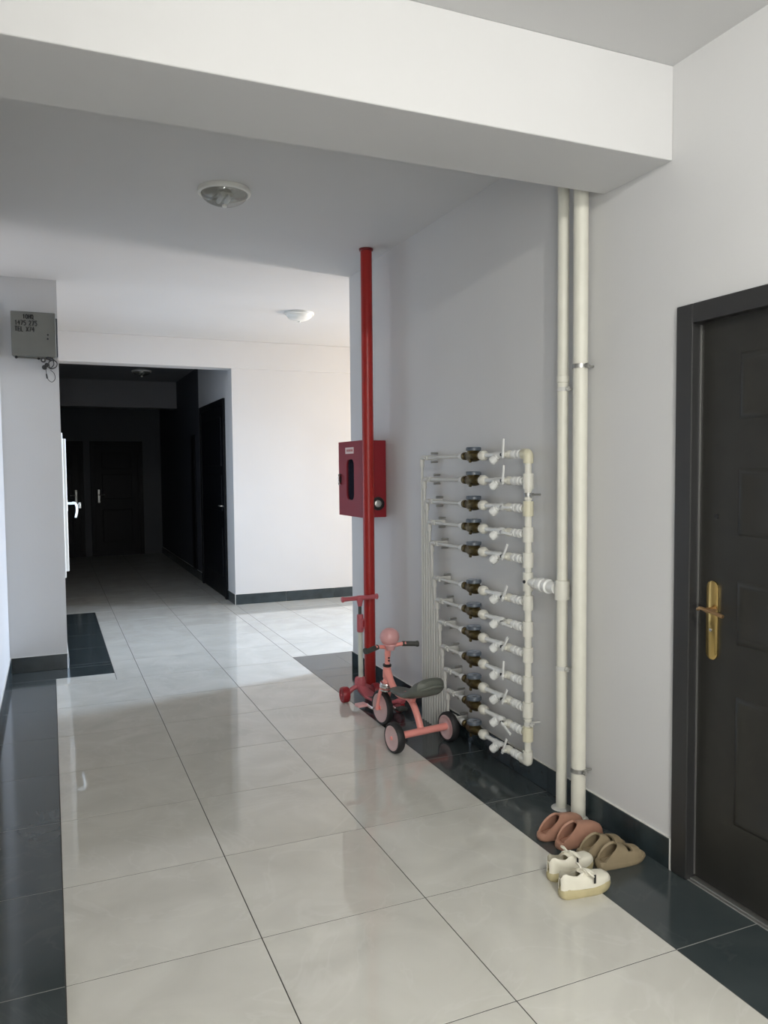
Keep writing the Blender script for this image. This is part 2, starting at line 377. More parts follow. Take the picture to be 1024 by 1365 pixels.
def plate(bm, x, yc, z0_, z1_, hw, th):
    pr = []
    for i in range(9): a = PI * i / 8; pr.append((yc + hw * math.cos(a), z1_ - hw + hw * math.sin(a)))
    for i in range(9): a = PI + PI * i / 8; pr.append((yc + hw * math.cos(a), z0_ + hw + hw * math.sin(a)))
    A = [bm.verts.new((x, p, q)) for p, q in pr]
    cx = [( yc + (p - yc) * .82, q + (((z0_ + z1_) / 2 - q) / abs((z0_ + z1_) / 2 - q) * hw * .18)) for p, q in pr]
    B = [bm.verts.new((x - th * .7, p, q)) for p, q in pr]; D = [bm.verts.new((x - th, p, q)) for p, q in cx]
    bridge(bm, A, B); bridge(bm, B, D); bm.faces.new(D)
plate(b, XW + .0285, 2.099, .847, 1.133, .026, .011)
hp = obj('handle_plate', b, 'brass', dr, True)
b = nb(); tube(b, [(XW + .02, 2.085, 1.03), (XW - .022, 2.085, 1.032)], [.011, .009], 12)
tube(b, spline([(XW - .020, 2.124, 1.030), (XW - .024, 2.108, 1.036), (XW - .026, 2.085, 1.034), (XW - .024, 2.05, 1.029), (XW - .018, 2.012, 1.020)]), .0068, 10)
obj('door_seal', box(nb(), XW + .022, XW + .0285, 2.1685, 2.1715, .02, 2.05), 'steel', dr, False)
obj('lever', b, 'copper', hp)
b = nb(); lathe(b, (XW + .019, 2.099, .955), (-1, 0, 0), [(0, .007), (.004, .006), (.005, 0)], 12); obj('keyhole_cap', b, 'chrome', hp)
b = nb(); lathe(b, (XW + .0285, 2.089, 1.363), (-1, 0, 0), [(0, .010), (.005, .009), (.005, .005), (.003, 0)], 16); obj('peephole', b, 'black', dr)

# ------------------------------------------------------------------ corridor doors
def dark_door(name, label, o, ax, W_, H_, handle_t, panels=True):
    """door standing on wall point o, running along ax (unit), normal nrm to its left of view"""
    o = Vector(o); ax = Vector(ax); nrm = Vector((0, 0, 1)).cross(ax) * -1
    def tf(bm):
        for v in bm.verts: v.co = o + ax * v.co.x + nrm * v.co.y + Vector((0, 0, v.co.z))
        return bm
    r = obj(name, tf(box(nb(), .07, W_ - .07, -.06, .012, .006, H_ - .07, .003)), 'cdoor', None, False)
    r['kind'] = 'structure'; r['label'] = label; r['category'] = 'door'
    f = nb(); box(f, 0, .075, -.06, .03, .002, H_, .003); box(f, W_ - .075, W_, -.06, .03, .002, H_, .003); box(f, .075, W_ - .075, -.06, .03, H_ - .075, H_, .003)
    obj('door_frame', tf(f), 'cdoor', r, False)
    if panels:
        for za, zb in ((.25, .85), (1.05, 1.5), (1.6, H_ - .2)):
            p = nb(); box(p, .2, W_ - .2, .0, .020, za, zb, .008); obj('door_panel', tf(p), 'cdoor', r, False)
    h_ = nb(); box(h_, handle_t - .02, handle_t + .02, .01, .018, .98, 1.22, .004)
    pl = obj('handle_plate', tf(h_), 'steel', r, False)
    h2 = nb(); tube(h2, [(handle_t, .01, 1.12), (handle_t, .055, 1.12), (handle_t + (.1 if handle_t < W_ / 2 else -.1), .058, 1.12)], .009, 8)
    obj('lever', tf(h2), 'steel', pl)
    return r
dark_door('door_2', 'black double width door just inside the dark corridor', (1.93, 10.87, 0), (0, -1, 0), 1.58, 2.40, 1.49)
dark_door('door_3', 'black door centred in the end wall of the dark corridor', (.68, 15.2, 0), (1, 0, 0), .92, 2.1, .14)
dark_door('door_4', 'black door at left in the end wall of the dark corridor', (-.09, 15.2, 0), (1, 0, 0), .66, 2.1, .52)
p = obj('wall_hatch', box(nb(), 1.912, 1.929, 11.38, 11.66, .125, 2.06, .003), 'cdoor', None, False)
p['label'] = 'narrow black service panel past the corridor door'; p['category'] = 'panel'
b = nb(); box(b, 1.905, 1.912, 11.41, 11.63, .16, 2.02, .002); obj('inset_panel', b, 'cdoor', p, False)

# ------------------------------------------------------------------ white plastic window in the crossing's left wall
wf = nb()
y0, y1, z0, z1 = 6.86, 8.62, .68, 1.86
def rect_frame(bm, x0, x1, ya, yb, za, zb, t, bev=.003):
    box(bm, x0, x1, ya, ya + t, za, zb, bev); box(bm, x0, x1, yb - t, yb, za, zb, bev)
    box(bm, x0, x1, ya + t, yb - t, za, za + t, bev); box(bm, x0, x1, ya + t, yb - t, zb - t, zb, bev)
rect_frame(wf, .03, .104, y0, y1, z0, z1, .06)
box(wf, .03, .10, 7.71, 7.77, z0 + .06, z1 - .06)
win = obj('window_1', wf, 'pvcw', None, False); win['kind'] = 'structure'; win['label'] = 'white plastic window with a lever handle beyond the wall end'; win['category'] = 'window'
for ya, yb in ((6.93, 7.72), (7.76, 8.55)):
    sf = nb(); rect_frame(sf, .06, .128, ya, yb, z0 + .045, z1 - .045, .07)
    sash = obj('sash', sf, 'pvcw', win, False)
    obj('pane', box(nb(), .088, .094, ya + .065, yb - .065, z0 + .11, z1 - .11), 'pane', sash, False)
hb = nb(); box(hb, .126, .138, 7.32, 7.352, 1.20, 1.30, .004)
tube(hb, [(.135, 7.336, 1.27), (.20, 7.336, 1.27)], .011, 10)
tube(hb, spline([(.175, 7.336, 1.275), (.197, 7.336, 1.272), (.21, 7.336, 1.25), (.212, 7.336, 1.20), (.20, 7.336, 1.145)]), [.012, .013] + [.012] * 20 + [.011, .011, .010], 10, flat=.8)
obj('window_handle', hb, 'pvcw', win)
hb = nb(); tube(hb, [(.20, 7.35, 1.255), (.232, 7.36, 1.255)], .008, 8); box(hb, .228, .246, 7.352, 7.368, 1.225, 1.275, .003)
obj('handle_key', hb, 'steel', win)

# ------------------------------------------------------------------ ceiling lamps
def dome_lamp(loc, label, lit=False, glass='dome'):
    r = thing('ceiling_lamp', label, 'lamp', loc, 0, 'dome lamps along the ceiling')
    b = nb(); lathe(b, (0, 0, 0), (0, 0, -1), [(0, .135), (.012, .138), (.022, .136), (.026, .125), (.020, .118), (.012, .116)], 40); obj('rim', b, 'lampp', r)
    b = nb(); prof = [(.022, .120)] + [(.022 + .058 * math.sin(PI / 2 * i / 8), .120 * math.cos(PI / 2 * i / 8) + .0) for i in range(1, 8)] + [(.0802, .016)]
    lathe(b, (0, 0, 0), (0, 0, -1), prof, 40); obj('dome', b, glass, r)
    b = nb(); lathe(b, (0, 0, 0), (0, 0, -1), [(.077, .014), (.088, .013), (.092, .006), (.092, 0)], 16); obj('finial', b, 'lampp', r)
    if lit:
        b = nb(); ball(b, (0, 0, -.045), .022, 14, (1, 1, 1)); obj('bulb', b, 'lampglow', r)
    else:
        b = nb(); box(b, -.035, .035, -.03, .03, -.03, -.0125, .004); hs = obj('lamp_holder', b, 'lampp', r, False)
        b = nb()
        for s in (-1, 1): tube(b, [(s * .02, -.07, -.045), (s * .02, .06, -.045)], .012, 10)
        obj('tube', b, 'pvcw', hs)
    return r
dome_lamp((.885, 4.17, ZC), 'unlit glass dome lamp on the grey ceiling nearer the viewer')
dome_lamp((2.19, 7.11, ZC), 'white dome lamp on the bright ceiling before the far beam', False, 'lampp')
dome_lamp((.79, -.66, ZC), 'lit dome lamp on the ceiling behind the viewer', True)
pl_d = bpy.data.lights.new('lamp_bulb', 'POINT'); pl_d.energy = 238; pl_d.color = (1.0, 0.98, 0.92); pl_d.shadow_soft_size = .05
pl_o = bpy.data.objects.new('lamp_bulb', pl_d); C.objects.link(pl_o); pl_o.location = (.79, -.66, ZC - .072)
dome_lamp((1.25, 11.7, ZC - .03), 'unlit dome lamp on the dark corridor ceiling')

# ------------------------------------------------------------------ riser pipes
def clamp(bm, c, r, wall_x, ang=0.0):
    """split ring round a vertical pipe with two ears and a rod back to the wall"""
    n = 28; A = []
    for (rr, zz) in ((r + .0005, -.009), (r + .0035, -.009), (r + .0035, .009), (r + .0005, .009)):
        A.append([bm.verts.new((c[0] + rr * math.cos(2 * PI * i / n), c[1] + rr * math.sin(2 * PI * i / n), c[2] + zz)) for i in range(n)])
    for i in range(4): bridge(bm, A[i], A[(i + 1) % 4])
    box(bm, c[0] - .004, c[0] + .004, c[1] - r - .022, c[1] - r - .001, c[2] - .009, c[2] + .009)
    tube(bm, [(c[0] - .012, c[1] - r - .013, c[2]), (c[0] + .016, c[1] - r - .013, c[2])], .004, 8)
    tube(bm, [(c[0] + r * .7, c[1] - r * .5, c[2]), (wall_x, c[1] - r * .5, c[2])], .005, 8)
P1, P2, PX = 2.885, 2.762, 2.094
r1 = thing('riser_pipe', 'thinner cream riser pipe feeding the meter manifold', 'pipe', (PX, P1, 0))
b = nb(); tube(b, [(PX, P1, 0), (PX, P1, ZC)], .0245, 24, False); obj('tube', b, 'riser', r1, off=(PX, P1, 0))
b = nb(); lathe(b, (PX, P1, .952), (0, 0, 1), [(0, .0255), (.001, .033), (.045, .034), (.087, .033), (.088, .0255)], 24); obj('tee_collar', b, 'pvc', r1, off=(PX, P1, 0))
for z in (1.886, .644):
    b = nb(); clamp(b, (PX, P1, z), .0245, XW); obj('pipe_clamp', b, 'pvcg', r1, off=(PX, P1, 0))
b = nb(); lathe(b, (PX, P1, 1.915), (0, 0, 1), [(0, .0247), (.002, .0275), (.03, .0275), (.032, .0247)], 24); obj('sleeve', b, 'riser', r1, off=(PX, P1, 0))
b = nb(); lathe(b, (PX, P1, 0), (0, 0, 1), [(0, .046), (.003, .044), (.006, .028), (.008, .0246)], 18); obj('mortar_collar', b, 'pvcg', r1, off=(PX, P1, 0))
r2 = thing('riser_pipe', 'thicker cream riser pipe between thin riser and door', 'pipe', (PX, P2, 0))
b = nb(); tube(b, [(PX, P2, 0), (PX, P2, ZC)], .0315, 28, False); obj('tube', b, 'riser', r2, off=(PX, P2, 0))
for z in (1.972, .22):
    b = nb(); clamp(b, (PX, P2, z), .0315, XW); obj('pipe_clamp', b, 'steel', r2, off=(PX, P2, 0))
b = nb(); lathe(b, (PX, P2, 0), (0, 0, 1), [(0, .046), (.003, .044), (.006, .036), (.008, .0317)], 18); obj('mortar_collar', b, 'pvcg', r2, off=(PX, P2, 0))

# ------------------------------------------------------------------ manifold and twelve meter lines
MX, MY = 2.085, 3.143
ZR = [1.609, 1.480, 1.349, 1.226, 1.104, .899, .772, .648, .507, .381, .262, .128]
mf = thing('meter_manifold', 'upright white manifold pipe joining all water meter lines', 'pipe', (MX, MY, 0))
off = (MX, MY, 0)
b = nb()
for a, c in ((.13, 1.60),): tube(b, [(MX, MY, a), (MX, MY, c)], .0168, 20, True)
obj('tube', b, 'pvc', mf, off=off)
for i, z in enumerate(ZR[1:-1], 1):
    b = nb(); lathe(b, (MX, MY, z - .036), (0, 0, 1), [(0, .0168), (.0005, .0255), (.0715, .0255), (.072, .0168)], 20)
    lathe(b, (MX, MY, z), (0, 1, 0), [(.0, .016), (.033, .016), (.034, .0)], 16)
    obj('tee', b, 'pvcy' if i in (2, 10) else 'pvc', mf, off=off)
b = nb(); tube(b, spline([(MX, MY, ZR[0] - .045), (MX, MY, ZR[0] - .012), (MX, MY + .006, ZR[0] - .001), (MX, MY + .012, ZR[0]), (MX, MY + .04, ZR[0])], 5), [.0245] * 21, 20); obj('elbow', b, 'pvcy', mf, off=off)
b = nb(); tube(b, spline([(MX, MY, ZR[-1] + .05), (MX, MY, ZR[-1] + .012), (MX, MY + .006, ZR[-1] + .001), (MX, MY + .014, ZR[-1]), (MX, MY + .045, ZR[-1])], 5), .0245, 20)
ball(b, (MX, MY + .002, ZR[-1]), .0245, 18); obj('elbow', b, 'pvc', mf, off=off)
ZB = 1.0
b = nb(); lathe(b, (MX, MY, ZB - .045), (0, 0, 1), [(0, .0175), (.0005, .0245), (.0895, .0245), (.09, .0175)], 20); obj('branch_tee', b, 'pvc', mf, off=off)
b = nb(); lathe(b, (MX, MY, ZB), (0, -1, 0), [(.02, .018), (.05, .018), (.055, .026), (.075, .026), (.08, .022), (.088, .022), (.092, .031), (.112, .034), (.128, .031), (.132, .024), (.145, .024), (.150, .034), (.172, .034), (.176, .026), (.226, .026)], 20)
obj('branch_valve', b, 'pvcw', mf, off=off)
b = nb(); lathe(b, (MX - .023, MY - .006, ZB + .002), (-1, 0, 0), [(0, .008), (.006, .008), (.006, 0)], 12); obj('valve_stem', b, 'black', mf, off=off)
for z in (1.415, .315):
    b = nb(); clamp(b, (MX, MY, z), .0178, XW - .002); obj('pipe_clamp', b, 'pvcg' if z < 1 else 'steel', mf, off=off)
for z in (1.44, 1.395, .335): 
    b = nb(); lathe(b, (MX, MY, z), (0, 0, 1), [(-.005, .0176), (-.004, .0205), (.004, .0205), (.005, .0176)], 20); obj('band', b, 'pvc', mf, off=off)

def row_meshes():
    R = {}
    # local: origin at manifold axis, pipe runs along +y; -x towards the hall
    b = nb(); lathe(b, (0, 0, 0), (0, 1, 0), [(.034, .012), (.040, .012), (.042, .0195), (.056, .0205), (.060, .014), (.066, .014), (.068, .0215), (.090, .0215), (.094, .015), (.100, .015), (.102, .021), (.122, .022), (.130, .015), (.137, .015)], 16); R['union'] = tomesh('union', b, 'pvcw')
    b = nb(); lathe(b, (0, .0, 0), (0, 1, 0), [(.137, .012), (.143, .017), (.158, .0215), (.178, .0215), (.190, .017), (.200, .012), (.215, .012)], 16)
    lathe(b, (-.018, .168, 0), (-1, 0, 0), [(0, .012), (.012, .011), (.014, .007)], 12); R['valve'] = tomesh('valve', b, 'pvc')
    b = nb(); lathe(b, (-.016, .202, .0), (-1, 0, 0), [(0, .0075), (.012, .0075), (.013, 0)], 12); R['valve_stem'] = tomesh('valve_stem', b, 'black')
    b = nb(); box(b, -.0045, .0045, -.0065, .0065, -.018, .078, .003, 2); ball(b, (0, 0, 0), .011, 10, (.6, 1, 1)); R['lever'] = tomesh('lever', b, 'pvcw')
    b = nb(); lathe(b, (0, 0, 0), (0, 1, 0), [(.215, .012), (.225, .0185), (.245, .0185), (.270, .0155), (.300, .0155), (.318, .0125), (.345, .012), (.395, .012)], 16)
    d = Vector((-.55, .50, -.67)).normalized(); lathe(b, (0, .262, 0), d, [(.0, .015), (.018, .0155), (.020, .0215), (.030, .0225), (.050, .0215), (.056, .016), (.057, 0)], 16)
    R['strainer'] = tomesh('strainer', b, 'pvcw')
    b = nb(); lathe(b, (0, .0, 0), (0, 1, 0), [(.390, .012), (.396, .020), (.406, .0265), (.422, .0275), (.436, .024), (.442, .014)], 18); R['union_nut'] = tomesh('union_nut', b, 'pvc')
    b = nb(); lathe(b, (0, .0, 0), (0, 1, 0), [(.440, .013), (.452, .013), (.454, .0165), (.464, .0165), (.470, .022), (.485, .029), (.510, .032), (.535, .032), (.560, .029), (.578, .022), (.585, .0165), (.600, .0165), (.604, .0215), (.622, .0215), (.624, .014)], 18)
    lathe(b, (0, .52, .0), (0, 0, 1), [(0, .031), (.022, .034), (.027, .034), (.027, 0)], 20)
    box(b, -.034, -.022, .50, .515, -.036, -.018, .002); R['meter_body'] = tomesh('meter_body', b, 'dbrass')
    b = nb(); lathe(b, (0, .52, .0265), (0, 0, 1), [(0, .036), (.002, .0405), (.016, .0405), (.020, .038), (.020, .034), (.018, .033), (.018, 0)], 24); R['register'] = tomesh('register', b, 'dial')
    b = nb(); lathe(b, (0, .52, .0448), (0, 0, 1), [(0, .033), (.0012, .033), (.0012, 0)], 24); R['dial_face'] = tomesh('dial_face', b, 'dialface')
    b = nb(); box(b, -.012, .012, .508, .517, .0461, .0467); R['dial_marks'] = tomesh('dial_marks', b, 'black', False)
    b = nb(); lathe(b, (0, .0, 0), (0, 1, 0), [(.624, .0105), (.626, .0195), (.645, .0205), (.655, .0175), (.672, .013), (.676, .0105)], 16); R['coupling'] = tomesh('coupling', b, 'pvcw')
    return R
RM = row_meshes()
LEV = [4, 5, 88, 94, 32, 30, 92, 36, 4, 30, 112, 26]
ORD = ['topmost', 'second from the top', 'third from the top', 'fourth from the top', 'fifth from the top', 'sixth from the top',
       'seventh from the top', 'sixth from the bottom', 'fifth from the bottom', 'fourth from the bottom', 'third from the bottom']
ORD = ['topmost', 'second', 'third', 'fourth', 'fifth', 'sixth', 'seventh', 'eighth', 'ninth', 'tenth', 'eleventh', 'lowest']
LX = ['upright white lever', 'upright white lever', 'lever lying along it', 'lever lying along it', 'slanting lever, above the wide gap',
      'slanting lever, below the wide gap', 'lever lying along it', 'slanting lever', 'upright white lever', 'slanting lever', 'lever turned down', 'slanting lever, just above the floor']
for i, z in enumerate(ZR):
    r = thing('water_meter', ORD[i] + (' of the twelve water meter lines, ' if i in (0, 11) else ' water meter line from the top, ') + LX[i], 'water meter', (MX, MY, z), 0, 'water meter lines on the right wall')
    for n in ('union', 'valve', 'strainer', 'union_nut', 'coupling'): obj(n, RM[n], parent=r)
    v = [c for c in r.children if c.name.split('.')[0] == 'valve'][0]
    obj('valve_stem', RM['valve_stem'], parent=v)
    lv = obj('lever', RM['lever'], parent=v, loc=(-.036, .168, 0)); lv.rotation_euler = (math.radians(LEV[i]), 0, 0)
    mbody = obj('meter_body', RM['meter_body'], parent=r); rg = obj('register', RM['register'], parent=mbody)
    obj('dial_face', RM['dial_face'], parent=mbody); obj('dial_marks', RM['dial_marks'], parent=mbody)
    Y = 4.292 - .0325 * i - MY; q = .012
    b = nb(); tube(b, [(0, .672, 0), (0, Y - .05, 0)], .0105, 12, False); obj('supply_pipe', b, 'pvcg', r)
    b = nb(); tube(b, spline([(0, Y - .055, 0), (0, Y - .022, 0), (0, Y - .004, -.004), (0, Y, -.022), (0, Y, -.055)], 4), .0145, 12); obj('elbow', b, 'pvcg', r)
    b = nb(); tube(b, [(0, Y, -.03), (0, Y, -z)], .0088, 12, False); obj('drop_pipe', b, 'pvcg', r)
    b = nb(); box(b, -.016, XW - MX - .002, Y - .089, Y - .079, -.0145, .0145, .003); pc = obj('pipe_clip', b, 'pvcg', r, False)
    for sg in (-1, 1):
        b = nb(); lathe(b, (.063, Y - .084, sg * .026), (-1, 0, 0), [(0, .006), (.034, .006), (.036, .0075), (.044, .007), (.046, .003), (.046, 0)], 8); obj('screw', b, 'steel', pc)

# ------------------------------------------------------------------ red fire pipe and hose cabinet
RX, RY = 1.985, 4.92
rp = thing('fire_pipe', 'tall red fire main pipe from floor to ceiling', 'pipe', (RX, RY, 0))
b = nb(); tube(b, [(RX, RY, 0), (RX, RY, ZC)], .0385, 28, False); obj('tube', b, 'red', rp, off=(RX, RY, 0))
b = nb(); lathe(b, (RX, RY, ZC), (0, 0, -1), [(0, .047), (.012, .047), (.016, .039)], 28); obj('ceiling_collar', b, 'redd', rp, off=(RX, RY, 0))
b = nb(); lathe(b, (RX, RY, 0), (0, 0, 1), [(0, .05), (.012, .05), (.016, .039)], 28); obj('floor_collar', b, 'redd', rp, off=(RX, RY, 0))
fx, ya, yb, za, zb = 1.975, 4.995, 5.475, 1.21, 1.742
fc = thing('fire_hose_cabinet', 'red steel fire hose cabinet on the wall behind the red pipe', 'cabinet', (XW, ya, za))
of = (XW, ya, za)
b = nb(); box(b, fx + .018, XW - .001, ya, yb, za, zb, .003)
obj('body', b, 'redbox', fc, False, of)
b = nb()
# door: flat slab with a rounded slot cut through it
def slot_door(bm, x0, x1, ya, yb, za, zb, sy0, sy1, sz0, sz1, r):
    out = []; inn = []
    N = 6
    cs = [(sy1 - r, sz1 - r, 0), (sy0 + r, sz1 - r, 1), (sy0 + r, sz0 + r, 2), (sy1 - r, sz0 + r, 3)]
    cr = [(yb, zb), (ya, zb), (ya, za), (yb, za)]
    for (cy, cz, q), (oy, oz) in zip(cs, cr):
        for i in range(N + 1):
            a = PI / 2 * q + PI / 2 * i / N
            inn.append((cy + r * math.cos(a), cz + r * math.sin(a)))
            out.append((oy, oz) if i in (N // 2,) else ((oy, cz + (oz - cz) * (i / (N / 2))) if (i < N / 2) == (q % 2 == 0) else (cy + (oy - cy) * (1 - (i - N / 2) / (N / 2)) if i > N / 2 else cy + (oy - cy) * (i / (N / 2)), oz)))
    fix = []
    for (cy, cz, q), (oy, oz) in zip(cs, cr):
        for i in range(N + 1):
            t = i / (N / 2)
            if q % 2 == 0:   # starts on the y side, ends on the z side
                fix.append((oy, cz + (oz - cz) * min(t, 1)) if t <= 1 else (oy + (cy - oy) * (t - 1), oz))
            else:
                fix.append((cy + (oy - cy) * min(t, 1), oz) if t <= 1 else (oy, oz + (cz - oz) * (t - 1)))
    fo = [bm.verts.new((x0, p, q)) for p, q in fix]; fi = [bm.verts.new((x0, p, q)) for p, q in inn]
    bo = [bm.verts.new((x1, p, q)) for p, q in fix]; bi = [bm.verts.new((x1, p, q)) for p, q in inn]
    bridge(bm, fo, fi); bridge(bm, fi, bi); bridge(bm, bi, bo); bridge(bm, bo, fo)
slot_door(b, fx, fx + .016, ya - .001, yb + .001, za - .001, zb + .001, 5.165, 5.315, 1.325, 1.615, .045)
dor = obj('cabinet_door', b, 'redbox', fc, True, of)
b = nb(); box(b, fx + .010, fx + .0155, 5.155, 5.325, 1.315, 1.625); obj('window_pane', b, 'glassd', dor, False, of)
b = nb(); box(b, fx - .0015, fx + .002, 5.165, 5.330, 1.655, 1.70); obj('name_label', b, 'label', dor, False, of)
b = nb()
for i in range(6): box(b, fx - .0022, fx - .001, 5.183 + i * .021, 5.197 + i * .021, 1.670, 1.686)
obj('label_print', b, 'labelink', dor, False, of)
b = nb(); box(b, fx - .012, fx + .002, 5.425, 5.462, 1.43, 1.51, .004); lk = obj('latch', b, 'black', dor, False, of)
b = nb(); tube(b, spline([(fx - .010, 5.42, 1.50), (fx - .026, 5.405, 1.49), (fx - .024, 5.41, 1.47), (fx - .026, 5.405, 1.45), (fx - .008, 5.42, 1.435)], 4), .006, 8); obj('latch_pull', b, 'chrome', lk, True, of)
b = nb(); lathe(b, (2.086, ya - .0005, 1.305), (0, -1, 0), [(0, .047), (.006, .047), (.007, .040), (.002, .038)], 24); hr = obj('hose_inlet', b, 'black', fc, True, of)
b = nb(); lathe(b, (2.080, ya - .0025, 1.305), (0, -1, 0), [(0, .026), (.018, .025), (.021, .018), (.021, 0)], 20); obj('inlet_cap', b, 'steel', hr, True, of)
b = nb(); 
for z in (1.30, 1.65): tube(b, [(fx + .009, ya - .004, z - .03), (fx + .009, ya - .004, z + .03)], .006, 8)
obj('hinge', b, 'redd', fc, True, of)

# ------------------------------------------------------------------ grey steel box with marker writing
bx0, bx1, by0, by1, bz0, bz1 = -.228, .072, 6.47, 6.565, 2.415, 2.735
gb = thing('junction_box', 'grey steel junction box with marker writing on the wall end', 'box', ((bx0 + bx1) / 2, 6.58, bz0))
og = ((bx0 + bx1) / 2, 6.58, bz0)
b = nb(); box(b, bx0, bx1, by0 + .012, by1 + .014, bz0, bz1, .004); obj('body', b, 'boxg', gb, False, og)
b = nb(); box(b, bx0 - .004, bx1 + .004, by0, by0 + .0115, bz0 - .004, bz1 + .004, .003); lid = obj('lid', b, 'boxg', gb, False, og)
for q, (lx, lz) in enumerate(((.02, 2.575), (.018, 2.545))):
    b = nb(); lathe(b, (lx, by0 + .001, lz), (0, -1, 0), [(0, .008), (.004, .007), (.004, 0)], 10); obj('lock', b, 'black', lid, True, og)
b = nb(); box(b, bx1 - .02, .088, 6.545, 6.579, bz0 + .01, bz1 - .02, .003); obj('dark_side_strip', b, 'black', gb, False, og)  # black slab showing as a dark strip past the box's right edge
GLY = {'1': [[(.1, .75), (.35, 1), (.35, 0)]], '3': [[(0, 1), (.55, 1), (.25, .55), (.55, .35), (.45, .02), (0, .05)]], '4': [[(.4, 1), (0, .4), (.6, .4)], [(.45, .75), (.42, 0)]],
       '7': [[(0, 1), (.55, 1), (.2, 0)]], '5': [[(.55, 1), (.05, 1), (.05, .6), (.45, .58), (.55, .25), (.35, 0), (0, .05)]], '2': [[(0, .8), (.2, 1), (.5, .9), (.5, .65), (0, 0), (.6, .02)]],
       'O': [[(.3, 1), (.05, .75), (.05, .25), (.3, 0), (.6, .25), (.6, .75), (.3, 1)]], 'H': [[(.05, 1), (.02, 0)], [(.6, 1), (.58, 0)], [(.02, .5), (.6, .52)]],
       'Q': [[(.3, 1), (.05, .75), (.05, .25), (.3, 0), (.6, .25), (.6, .75), (.3, 1)], [(.35, .3), (.75, -.1)]], 'T': [[(0, 1), (.65, .98)], [(.33, 1), (.3, 0)]],
       'E': [[(.55, 1), (.05, 1), (.02, 0), (.55, 0)], [(.03, .5), (.45, .52)]], 'L': [[(.05, 1), (.02, 0), (.55, 0)]], 'X': [[(0, 1), (.6, 0)], [(.6, 1), (0, 0)]]}
def writing(s_, h_, x, z, parent, o_):
    """marker strokes on the lid, one mesh per word"""
    for word in s_.split(' '):
        bm = nb()
        for ch in word:
            for st in GLY[ch]:
                tube(bm, [(x + px * h_ * .72 - o_[0], by0 - .0012 - o_[1], z + pz * h_ - o_[2]) for px, pz in st], .0034, 6, True)
            x += h_ * .60
        obj('writing', bm, 'ink', parent); x += h_ * .45
writing('1OHQ', .032, -.150, 2.686, lid, og)
writing('1475 275', .034, -.205, 2.638, lid, og)
writing('TEL X74', .034, -.205, 2.592, lid, og)
b = nb(); tube(b, [(-.21, 6.50, 2.402), (.03, 6.50, 2.398)], .006, 8); obj('rod', b, 'boxg', gb, True, og)
b = nb(); ball(b, (-.203, 6.495, 2.402), .011, 10); ball(b, (-.05, 6.495, 2.398), .010, 10); obj('rod_knob', b, 'black', gb, True, og)
b = nb()
for (cx, cz, rr, ln) in ((-.02, 2.385, .017, .05), (.005, 2.352, .015, .05), (-.012, 2.332, .018, .04), (.03, 2.395, .014, .05), (.012, 2.402, .012, .04)):
    lathe(b, (cx, 6.475, cz), (0.1, 1, .1), [(0, 0), (0, rr * .7), (.004, rr), (ln, rr), (ln + .004, rr * .6), (ln + .004, 0)], 12)
obj('connector', b, 'black', gb, True, og)
b = nb(); lathe(b, (-.018, 6.470, 2.385), (0, -1, 0), [(0, .009), (.004, .009), (.004, 0)], 12); obj('connector_face', b, 'chrome', gb, True, og)
for pts in ([(.03, 6.50, 2.41), (.075, 6.49, 2.375), (.07, 6.49, 2.34), (.035, 6.49, 2.325), (.01, 6.49, 2.34)],
            [(.045, 6.50, 2.41), (.055, 6.485, 2.36), (.03, 6.485, 2.33), (.02, 6.485, 2.37), (.045, 6.485, 2.39)],
            [(-.005, 6.50, 2.33), (.0, 6.49, 2.30), (.005, 6.49, 2.255), (.035, 6.49, 2.225), (.06, 6.49, 2.25), (.055, 6.49, 2.29), (.03, 6.49, 2.315)]):
    b = nb(); tube(b, spline(pts, 8), .0035 if len(pts) < 6 else .0022, 8); obj('cable', b, 'black', gb, True, og)
b = nb(); tube(b, [(.001, 6.489, 2.285), (.006, 6.489, 2.25)], .0055, 8); obj('cable_end', b, 'black', gb, True, og)

# ------------------------------------------------------------------ pink tricycle (local: +x forward, +y left)
tz = math.atan2(.9925, -.122)
tr = thing('tricycle', 'salmon pink child tricycle with grey seat in front of the meters', 'tricycle', (1.863, 3.853, 0), tz)
def wheel(parent, name, c, R, w_, tyre='rubber', disc='pinkw', hub='pink', n=32):
    c = Vector(c)
    b = nb(); lathe(b, c, (0, 1, 0), [(-w_ * .30, R * .74), (-w_ * .48, R * .80), (-w_ * .5, R * .93), (-w_ * .3, R), (w_ * .3, R), (w_ * .5, R * .93), (w_ * .48, R * .80), (w_ * .30, R * .74)], n)
    wh = obj(name, b, tyre, parent)
    b = nb(); lathe(b, c, (0, 1, 0), [(-w_ * .46, 0), (-w_ * .46, R * .2), (-w_ * .40, R * .28), (-w_ * .42, R * .66), (-w_ * .50, R * .71), (-w_ * .50, R * .82), (w_ * .50, R * .82), (w_ * .50, R * .71), (w_ * .42, R * .66), (w_ * .40, R * .28), (w_ * .46, R * .2), (w_ * .46, 0)], n)
    obj('wheel_disc', b, disc, wh)
    b = nb(); lathe(b, c, (0, 1, 0), [(-w_ * .62, 0), (-w_ * .6, R * .12), (-w_ * .3, R * .16), (w_ * .3, R * .16), (w_ * .6, R * .12), (w_ * .62, 0)], 14)
    obj('hub', b, hub, wh); return wh
RR, FR = .083, .106
wheel(tr, 'rear_wheel', (0, .178, RR), RR, .042); wheel(tr, 'rear_wheel', (0, -.178, RR), RR, .042)
wheel(tr, 'front_wheel', (.442, 0, FR), FR, .036)
b = nb(); tube(b, [(0, .165, RR + .004), (0, -.165, RR + .004)], .020, 16)
obj('rear_axle', b, 'pink', tr)
